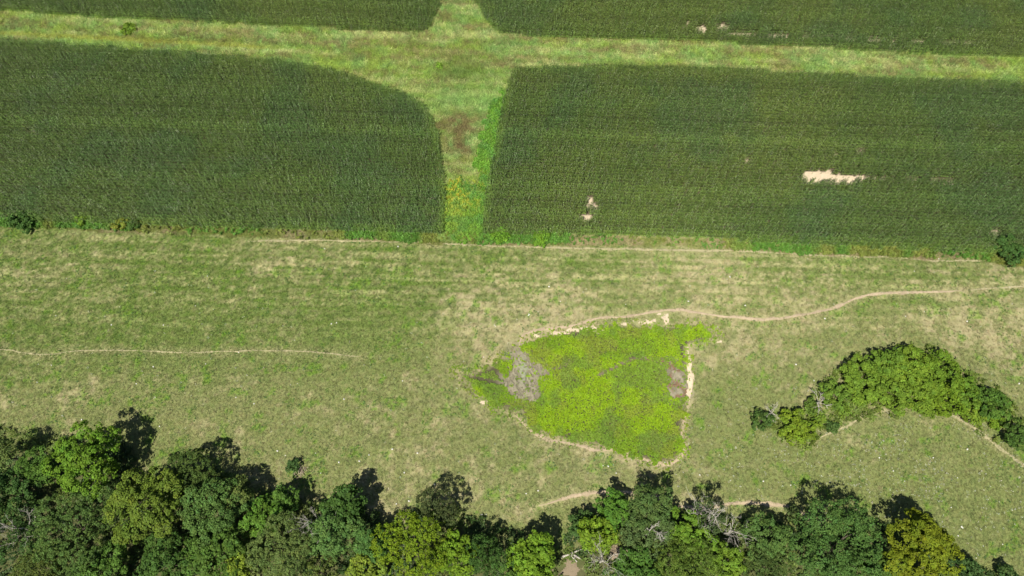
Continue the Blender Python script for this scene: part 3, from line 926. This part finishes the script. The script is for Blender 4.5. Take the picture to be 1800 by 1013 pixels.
def make_tree(name, px, py, rpx, h, style, colour, label, cat='tree', group=None, squash=(1, 1), dead=0, seed=None, depth=None):
    """px, py, rpx: place and plan radius of the crown; h: height of its top in metres."""
    seed = seed if seed is not None else int(px * 13 + py * 7)
    rg = np.random.default_rng(seed)
    zc = h * .62
    c = G(px, py, zc); e = G(px + rpx, py, zc)
    R = abs(e[0] - c[0])
    Hc = depth or h * (.40 if cat == 'tree' else .52)
    if cat != 'tree': zc = h * .5
    gz = float(height(np.array([c[0]]), np.array([c[1]]))[0])
    root = empty(name, (c[0], c[1], gz)); tag(root, label, cat, group)
    V, F, T, L = crown_mesh(R, Hc, style, colour, seed, squash)
    V = V + np.array([0, 0, zc])
    V[:, 2] = np.maximum(V[:, 2], .08)
    obj('crown', mesh_np('crown', V, F, M_LEAF, T), root)
    tv, tf = [], []
    rt = .018 * h + .03 if cat == 'tree' else .03 + .008 * h
    top = zc * (.75 if cat == 'tree' else .5)
    limb(tv, tf, (0, 0, -.15), (rg.normal(0, .15), rg.normal(0, .15), top), rt * 1.25, rt * .7, rg, 4, .05, 8)
    for k in range(min(len(L), 9)):
        t = .55 + .45 * rg.random()
        p0 = (0, 0, top * t)
        limb(tv, tf, p0, L[k] * .9 + np.array([0, 0, zc]), rt * .5, rt * .08, rg, 4, .12, 5)
    obj('trunk', mesh_np('trunk', np.array(tv), np.array(tf), M_BARK, smooth=True), root)
    for k in range(dead):                                       # bare grey branch sticking out of the crown
        bv, bf = [], []
        a = rg.uniform(0, 6.28); q = L[rg.integers(0, max(1, len(L) // 3))] + np.array([0, 0, zc])
        branch(bv, bf, q * np.array([.5, .5, .9]), q + np.array([math.cos(a) * R * .4, math.sin(a) * R * .4, Hc * .55 + .5]), .09, rg, 2)
        obj('dead_branch', mesh_np('dead_branch', np.array(bv), np.array(bf), M_DEAD, smooth=True), root)
    return root


def branch(V, F, p0, p1, r, rg, depth):
    pts = limb(V, F, p0, p1, r, r * .3, rg, 4, .22, 5)
    if depth == 0: return
    L = np.linalg.norm(np.array(p1) - np.array(p0))
    for k in range(3 + depth):
        q = pts[rg.integers(1, len(pts))]
        d = (np.array(p1) - np.array(p0)) / L + rg.normal(0, .65, 3)
        d /= np.linalg.norm(d)
        branch(V, F, q, q + d * L * rg.uniform(.3, .6), r * .5, rg, depth - 1)


def dead_tree(px, py, h, spread, label, seed, name='dead_tree', lean=(0, 0)):
    rg = np.random.default_rng(seed)
    c = G(px, py, h * .7)
    gz = float(height(np.array([c[0]]), np.array([c[1]]))[0])
    root = empty(name, (c[0], c[1], gz)); tag(root, label, 'dead tree')
    V, F = [], []
    pts = limb(V, F, (0, 0, -.2), (lean[0], lean[1], h * .62), .20, .11, rg, 5, .06, 8)
    obj('trunk', mesh_np('trunk', np.array(V), np.array(F), M_DEAD, smooth=True), root)
    for k in range(6):
        V, F = [], []
        a = k * 1.05 + rg.uniform(0, .8); q = pts[2 + k % 4]
        branch(V, F, q, q + np.array([math.cos(a) * spread, math.sin(a) * spread, h * rg.uniform(.15, .42)]), .055, rg, 2)
        obj('branch', mesh_np('branch', np.array(V), np.array(F), M_DEAD, smooth=True), root)
    return root


BG = (.115, .195, .022); MG = (.085, .15, .03); DG = (.05, .095, .026); BL = (.09, .15, .042); GG = (.13, .17, .055); YG_ = (.17, .215, .022); YL = (.145, .168, .014); OL = (.12, .15, .04)
BELT_GROUP = 'trees of the belt along the bottom edge'
TREES = [
    (155, 812, 58, 13, 'clumpy', BG, 'bright green clumpy tree standing highest at the left, with a long black shadow'),
    (75, 822, 36, 10, 'bluish', MG, 'dull green tree just left of the bright clumpy tree'),
    (2, 800, 30, 11, 'bluish', GG, 'pale green tree cut by the left picture edge'),
    (22, 868, 44, 10, 'clumpy', DG, 'dark green tree at the left edge above the corner'),
    (130, 928, 66, 11, 'feathery', (.10, .155, .045), 'wide soft grey green tree below the bright clumpy tree at left'),
    (262, 885, 66, 13, 'clumpy', (.118, .16, .026), 'large yellow green tree between the left pair and the bluish tree'),
    (338, 832, 42, 9.5, 'feathery', (.075, .11, .03), 'dark olive tree in shade at the upper rim of the belt'),  # shade on this crown is put into its leaf colour
    (378, 888, 56, 11.5, 'bluish', BL, 'blue green tree right of the large yellow green one'),
    (385, 968, 54, 10, 'broad', (.075, .13, .026), 'mid green tree below the blue green one'),
    (292, 985, 46, 9, 'clumpy', (.06, .11, .025), 'dark green tree at the bottom edge under the yellow green tree'),
    (425, 1000, 28, 9, 'broad', (.18, .23, .03), 'small bright yellow green crown at the bottom edge left of the grey green tree'),
    (20, 945, 48, 9, 'sparse', DG, 'dark thin tree in the bottom left corner'),
    (190, 1005, 50, 9, 'clumpy', MG, 'rounded green tree at the bottom edge near the left corner'),
    (70, 1010, 46, 9, 'feathery', OL, 'olive feathery tree at the bottom edge in the left corner'),
    (418, 872, 28, 10, 'bluish', (.12, .15, .045), 'small olive crown beside the dark round shadow at the belt rim'),
    (462, 908, 34, 9, 'broad', (.09, .165, .026), 'fresh green small tree above the grey green feathery tree'),
    (500, 880, 26, 7, 'bush', MG, 'low green tree on the belt rim above the bare snag'),
    (492, 962, 58, 11.5, 'feathery', GG, 'large pale grey green feathery tree left of the bare snag'),
    (590, 938, 46, 11, 'bluish', (.10, .17, .05), 'blue green tree with spiky clumps right of the bare snag'),
    (608, 890, 42, 10, 'broad', (.05, .095, .022), 'tree with shade in its dark leaf colour behind the blue green spiky one'),  # crown lies in shade; leaf colour painted darker for it
    (655, 960, 32, 9, 'clumpy', (.075, .145, .04), 'narrow green tree left of the bright feathery tree'),
    (735, 962, 60, 12, 'feathery', (.165, .225, .018), 'large bright yellow green feathery tree in the middle of the belt'),
    (800, 978, 34, 10, 'broad', (.135, .21, .02), 'bright green tree touching the bright feathery tree on its right'),
    (770, 890, 32, 10, 'feathery', (.07, .085, .035), 'brownish tree with shade in its leaf colour above the bright feathery tree'),  # leaf tone includes painted shade over the crown
    (645, 1002, 34, 8, 'broad', (.16, .20, .03), 'low yellow green tree at the bottom edge below the narrow tree'),
    (560, 1006, 34, 7, 'sparse', OL, 'thin olive tree at the bottom edge below the spiky one'),
    (855, 978, 34, 9.5, 'feathery', (.055, .105, .025), 'dark fine leaved tree right of the centre of the belt'),
    (935, 985, 46, 10.5, 'broad', (.135, .215, .022), 'bright green tree left of the gap with the fallen log'),
    (905, 1012, 26, 8, 'clumpy', MG, 'small green tree at the bottom edge between dark fine tree and gap'),
    (1050, 938, 36, 7.5, 'broad', (.15, .22, .022), 'yellow green tree right of the fallen log'),
    (1072, 898, 32, 7.5, 'bush', (.08, .16, .025), 'dense green tree at the path above the fallen log'),
    (1020, 922, 22, 5, 'bush', (.065, .115, .035), 'small dull green tree left of the dense one by the path'),
    (1142, 890, 42, 10.5, 'bluish', (.085, .13, .04), 'dark grey green tree reaching up to the brown path'),
    (1135, 940, 44, 8, 'feathery', (.11, .155, .06), 'pale grey green tree with bare branches above the creek bank'),
    (1215, 935, 42, 8, 'broad', (.115, .19, .024), 'fresh green tree below the thin one with the lacy shadow'),
    (1115, 1005, 48, 8.5, 'broad', (.065, .125, .025), 'dark leafy tree at the bottom edge below the creek bank'),
    (1200, 995, 50, 9, 'feathery', (.10, .145, .028), 'olive feathery tree at the bottom edge right of the creek'),
    (1248, 908, 30, 12, 'sparse', (.07, .10, .04), 'thin tall tree casting the lacy shadow on the pasture'),
    (1345, 945, 40, 9, 'bluish', BL, 'blue green round tree left of the big dark tree'),
    (1278, 990, 34, 8, 'broad', (.13, .20, .025), 'bright green clumps at the bottom edge right of the olive tree'),
    (1345, 1000, 40, 8, 'feathery', (.08, .115, .035), 'dusky feathery tree at the bottom edge below the round one'),
    (1470, 962, 86, 12.5, 'bluish', (.075, .135, .036), 'biggest dark green tree near the right end of the belt'),
    (1615, 968, 66, 12, 'clumpy', YL, 'yellow tree at the right end of the belt'),
    (1545, 1005, 36, 8, 'clumpy', (.09, .14, .03), 'green tree at the bottom edge between the dark and the yellow tree'),
    (1700, 1008, 28, 5, 'bush', (.05, .09, .03), 'small dark tree at the bottom edge right of the yellow tree'),
    (1768, 1012, 16, 3.5, 'bush', (.055, .095, .03), 'little dark tree at the bottom edge in the right corner'),
]
for (px, py, r, h, stl, cc, lab) in TREES:
    h *= .80
    make_tree('tree', px, py, r, h, stl, cc, lab, 'tree', BELT_GROUP, dead=3 if (px, py) in ((1135, 940), (1248, 908)) else 0)

SHRUBS = [
    (1512, 668, 40, 4.2, (.12, .19, .028), 'leafy shrub forming the left end of the thicket'),
    (1558, 640, 34, 4.6, (.10, .165, .026), 'tall shrub at the top left of the thicket'),
    (1605, 648, 40, 4.4, (.125, .19, .026), 'yellowish shrub at the top middle of the thicket'),
    (1652, 660, 40, 4.4, (.105, .17, .022), 'rounded shrub at the upper right of the thicket'),
    (1562, 690, 36, 3.6, (.12, .185, .028), 'lower shrub in the left half of the thicket'),
    (1615, 695, 34, 3.4, (.115, .175, .024), 'shrub in the lower middle of the thicket beside its dark hollow'),
    (1660, 698, 34, 3.6, (.12, .185, .02), 'bright shrub in the lower right of the thicket'),
    (1690, 690, 28, 3.4, (.09, .15, .022), 'narrow shrub closing the right end of the thicket'),
    (1738, 712, 30, 3.8, (.07, .13, .026), 'darker shrub standing right of the thicket'),
    (1748, 740, 16, 1.6, (.12, .19, .022), 'low bright shrub at the foot of the darker one'),
    (1708, 728, 20, 2.0, (.13, .19, .026), 'small bright shrub on the path below the thicket end'),
    (1465, 695, 24, 3.2, (.105, .17, .03), 'small shrub beside bare branches left of the thicket'),
    (1402, 752, 30, 3.8, (.135, .19, .022), 'yellow green shrub left of the thicket, with a shadow'),
    (1340, 738, 18, 3.0, (.06, .105, .03), 'small round dark shrub alone at the far left of the thicket'),
    (1438, 738, 15, 1.5, (.12, .18, .03), 'low light green shrub on the faint path left of the tiny dark one'),
    (1425, 716, 13, 1.8, (.085, .135, .028), 'low shrub between the yellow green shrub and the bare grey one'),
    (1482, 722, 13, 1.3, (.12, .185, .03), 'low light shrub below the left end of the thicket'),
    (1788, 765, 26, 4.2, (.055, .10, .024), 'dark shrub cut by the right picture edge'),
    (1462, 752, 10, 1.4, (.06, .10, .03), 'tiny dark shrub among white flowers below the thicket'),
    (37, 388, 20, 2.8, (.05, .10, .028), 'dark green bush at the corn edge on the far left'),
    (1778, 440, 24, 3.4, (.05, .10, .03), 'dark green bush at the corn edge on the far right'),
    (212, 392, 11, 2.0, (.15, .17, .035), 'yellowish bush at the corn edge left of its dark neighbour'),
    (236, 393, 10, 1.8, (.06, .11, .03), 'small dark bush right of the yellowish one at the corn edge'),
    (882, 414, 15, 1.8, (.11, .21, .028), 'bright green bush at the corn edge right of the waterway foot'),
    (953, 420, 15, 1.7, (.11, .20, .026), 'second bright green bush right of the waterway foot'),
    (143, 386, 10, 1.9, (.13, .21, .03), 'light green bush at the corn edge near the far left'),
    (516, 818, 11, 2.0, (.045, .085, .03), 'little dark cedar beside the brush heap in the pasture'),
    (224, 52, 13, 1.0, (.13, .20, .03), 'round weed bush on the left grass strip beside yellow blooms'),
    (772, 116, 5, .7, (.16, .27, .04), 'small dark bush on the grass where the strips cross'),
    (1395, 903, 12, 2.4, (.085, .12, .05), 'small grey green shrub on the path left of the biggest tree'),
]
for (px, py, r, h, cc, lab) in SHRUBS:
    h *= .85
    cc = (cc[0] * 1.15, cc[1] * 1.10, cc[2])
    make_tree('shrub', px, py, r, h, 'bush', cc, lab, 'shrub', 'shrubs of the thicket and field edges')

dead_tree(552, 918, 10.5, 1.9, 'bare white snag between the grey green and the spiky tree', 3)
dead_tree(1062, 985, 8.5, 2.6, 'bare grey trunk with forked branches at the creek', 5)
dead_tree(1292, 932, 9.0, 2.0, 'leafless grey tree with fanned branches beside the round blue green tree', 8)
dead_tree(1232, 900, 9.5, 2.2, 'leafless grey tree behind the thin tall tree', 11)
dead_tree(1440, 706, 2.8, 1.6, 'bare grey shrub left of the thicket', 13, 'dead_shrub')
dead_tree(1358, 724, 2.4, 1.3, 'bare grey shrub beside the small round dark shrub', 17, 'dead_shrub')
dead_tree(38, 928, 8.5, 2.4, 'leafless tree in the bottom left corner', 19)

# brush heap in the pasture
rg = np.random.default_rng(5)
c = G(528, 828)
gz = float(height(np.array([c[0]]), np.array([c[1]]))[0])
heap = empty('brush_heap', (c[0], c[1], gz)); tag(heap, 'heap of dry grey branches beside the little dark cedar', 'brush heap')
for k in range(36):
    V, F = [], []
    a = rg.uniform(0, 6.28); r = 1.1 * math.sqrt(rg.random()); z = .9 * (1 - r / 1.3) * rg.random() + .06
    b = rg.uniform(0, 6.28); L = rg.uniform(.6, 1.5)
    p = np.array([r * math.cos(a), r * math.sin(a), z]); d = np.array([math.cos(b), math.sin(b), rg.uniform(-.2, .35)]) * L * .5
    p0, p1 = p - d, p + d
    p0[2] = max(p0[2], .03); p1[2] = max(p1[2], .03)
    limb(V, F, p0, p1, .045, .02, rg, 3, .12, 5)
    obj('branch', mesh_np('branch', np.array(V), np.array(F), M_TWIG, smooth=True), heap)

# fallen log in the gap of the belt
rg = np.random.default_rng(6)
for (pts, lab) in (([(1002, 973), (1024, 985)], 'thick pale fallen log in the gap between the trees'), ([(1000, 974), (1014, 988)], 'thin pale fallen log lying against the thick one'), ([(986, 980), (1022, 966)], 'split pale fallen log above the other two')):
    a, b = G(*pts[0]), G(*pts[1])
    ha, hb = [float(height(np.array([q[0]]), np.array([q[1]]))[0]) + .16 for q in (a, b)]
    o_ = np.array([a[0], a[1], ha]); V, F = [], []
    limb(V, F, (0, 0, 0), np.array([b[0], b[1], hb]) - o_, .20 if 'thin' not in lab else .11, .09, rg, 5, .03, 8)
    root = empty('fallen_log', o_); tag(root, lab, 'log', 'fallen logs')
    obj('stem', mesh_np('stem', np.array(V), np.array(F), M_DEAD, smooth=True), root)
    V, F = [], []
    e = (np.array([b[0], b[1], hb]) - o_)
    branch(V, F, e * .5, e * .75 + np.array([rg.normal(0, .5), rg.normal(0, .5), .5]), .06, rg, 1)
    obj('branch', mesh_np('branch', np.array(V), np.array(F), M_DEAD, smooth=True), root)

# white stones lying on the pasture
STONES = [(270, 645), (196, 571), (98, 555), (196, 572), (288, 572), (344, 538), (365, 486), (571, 438), (700, 434), (90, 642), (65, 672), (362, 640), (415, 699), (447, 710), (523, 675), (511, 677), (583, 570), (592, 568),
          (871, 574), (929, 555), (869, 572), (965, 504), (1100, 535), (930, 553), (1399, 641), (1790, 675), (1625, 548), (1592, 556), (1575, 612), (1430, 670), (488, 793), (502, 801), (564, 832), (555, 797), (596, 813), (632, 811),
          (649, 800), (690, 790), (734, 797), (711, 831), (764, 852), (788, 866), (847, 905), (697, 886), (719, 881), (925, 868), (946, 863), (1083, 832), (1060, 819), (1069, 820), (1078, 818), (1110, 808), (1168, 813), (281, 750), (144, 738),
          (1570, 828), (1545, 805), (1610, 830), (1683, 840), (1672, 892), (1690, 926), (1692, 928), (1684, 942), (1642, 913), (1728, 960), (1762, 957), (1640, 805), (1700, 790), (1590, 846), (1342, 846), (1390, 853), (1300, 815), (1230, 835), (1262, 575),
          (850, 628), (605, 702), (420, 620), (240, 675), (708, 670), (985, 530), (1210, 530), (1310, 537), (1420, 455), (1650, 455), (1705, 451), (1607, 477), (1283, 487), (1450, 560), (1780, 745), (1700, 565)]
def stone_place(px, py):
    if py < 470: return 'along the pasture track under the corn'
    if py > 775 and px < 480: return 'near the shadow of the leftmost trees'
    if px < 720 and py < 620: return 'on the left pasture above the cow path'
    if px < 780 and py < 760: return 'on the left pasture below the cow path'
    if px < 820 and py < 1013: return 'between the brush heap and the middle trees'
    if px < 1240 and py < 640: return 'above the green pond bed'
    if px < 1240: return 'between the green pond bed and the trees'
    if py < 720: return 'on the right pasture above the thicket'
    if px < 1640: return 'on the lower right pasture below the thicket'
    return 'right of the yellow tree'


places = {}
for q in STONES:
    places.setdefault(stone_place(*q), []).append(q)


def stone_label(q):
    w = stone_place(*q); ps = sorted(places[w])
    if len(ps) == 1: return 'single small white stone ' + w
    if q == ps[0]: return 'leftmost small white stone ' + w
    if q == ps[-1]: return 'rightmost small white stone ' + w
    mid = ps[1:-1]
    up, dn = min(mid, key=lambda t: t[1]), max(mid, key=lambda t: t[1])
    if len(mid) > 1 and q == up: return 'uppermost of the middle white stones ' + w
    if len(mid) > 1 and q == dn: return 'lowest of the middle white stones ' + w
    return 'small white stone among the inner ones ' + w


rg = np.random.default_rng(12)
ico = []
for k in range(3):
    n, m = 5, 8
    V = [(0, 0, -.5)]; F4, F3 = [], []
    for i in range(1, n):
        for j in range(m):
            t, p = math.pi * i / n, 2 * math.pi * j / m
            q = rg.uniform(.8, 1.2)
            V.append((.6 * q * math.sin(t) * math.cos(p), .45 * q * math.sin(t) * math.sin(p), -.35 * q * math.cos(t)))
    V.append((0, 0, .35))
    for j in range(m):
        F3.append((0, 1 + (j + 1) % m, 1 + j)); F3.append((len(V) - 1, 1 + (n - 2) * m + j, 1 + (n - 2) * m + (j + 1) % m))
        for i in range(n - 2):
            F4.append((1 + i * m + j, 1 + i * m + (j + 1) % m, 1 + (i + 1) * m + (j + 1) % m, 1 + (i + 1) * m + j))
    ico.append(mesh_np('stone', np.array(V), [np.array(F4), np.array(F3)], M_STONE))
for (px, py) in STONES:
    c = G(px, py)
    s = rg.uniform(.13, .32)
    o = obj('white_stone', ico[rg.integers(0, 3)])
    o.location = (c[0], c[1], float(height(np.array([c[0]]), np.array([c[1]]))[0]) + .22 * s)
    o.rotation_euler = (rg.normal(0, .2), rg.normal(0, .2), rg.uniform(0, 6.28)); o.scale = (s, s, s)
    tag(o, stone_label((px, py)), 'stone', 'white stones scattered over the pasture')

# small white flower heads scattered in the lower right pasture
x, y = cover_points(2.2)
px, py = PX(x, y)
ok = (rng.random(len(x)) < 1.0 * blob(px, py, 1560, 840, 240, 120) * sstep(.42, .58, fbm(x / 2.5, y / 2.5, 131, 2)) + .02) & (py > 470) & (sdist(x, y, BELT) < -1) & (sdist(x, y, POND) < -1)
x, y = x[ok], y[ok]
scatter('white_flowers', [tuft_proto(s + 200, 5, .12, .09, .05, (.2, .7), (.2, .8), 1) for s in range(3)], np.stack([x, y, height(x, y) + .18], 1),
        tint_instances(x, np.broadcast_to(np.array([.62, .62, .55]), x.shape + (3,)), .7, 1.2), rng.uniform(.8, 1.9, len(x)), M_GRASS, 'small white flowers sprinkled through the lower right pasture', 'flowers')
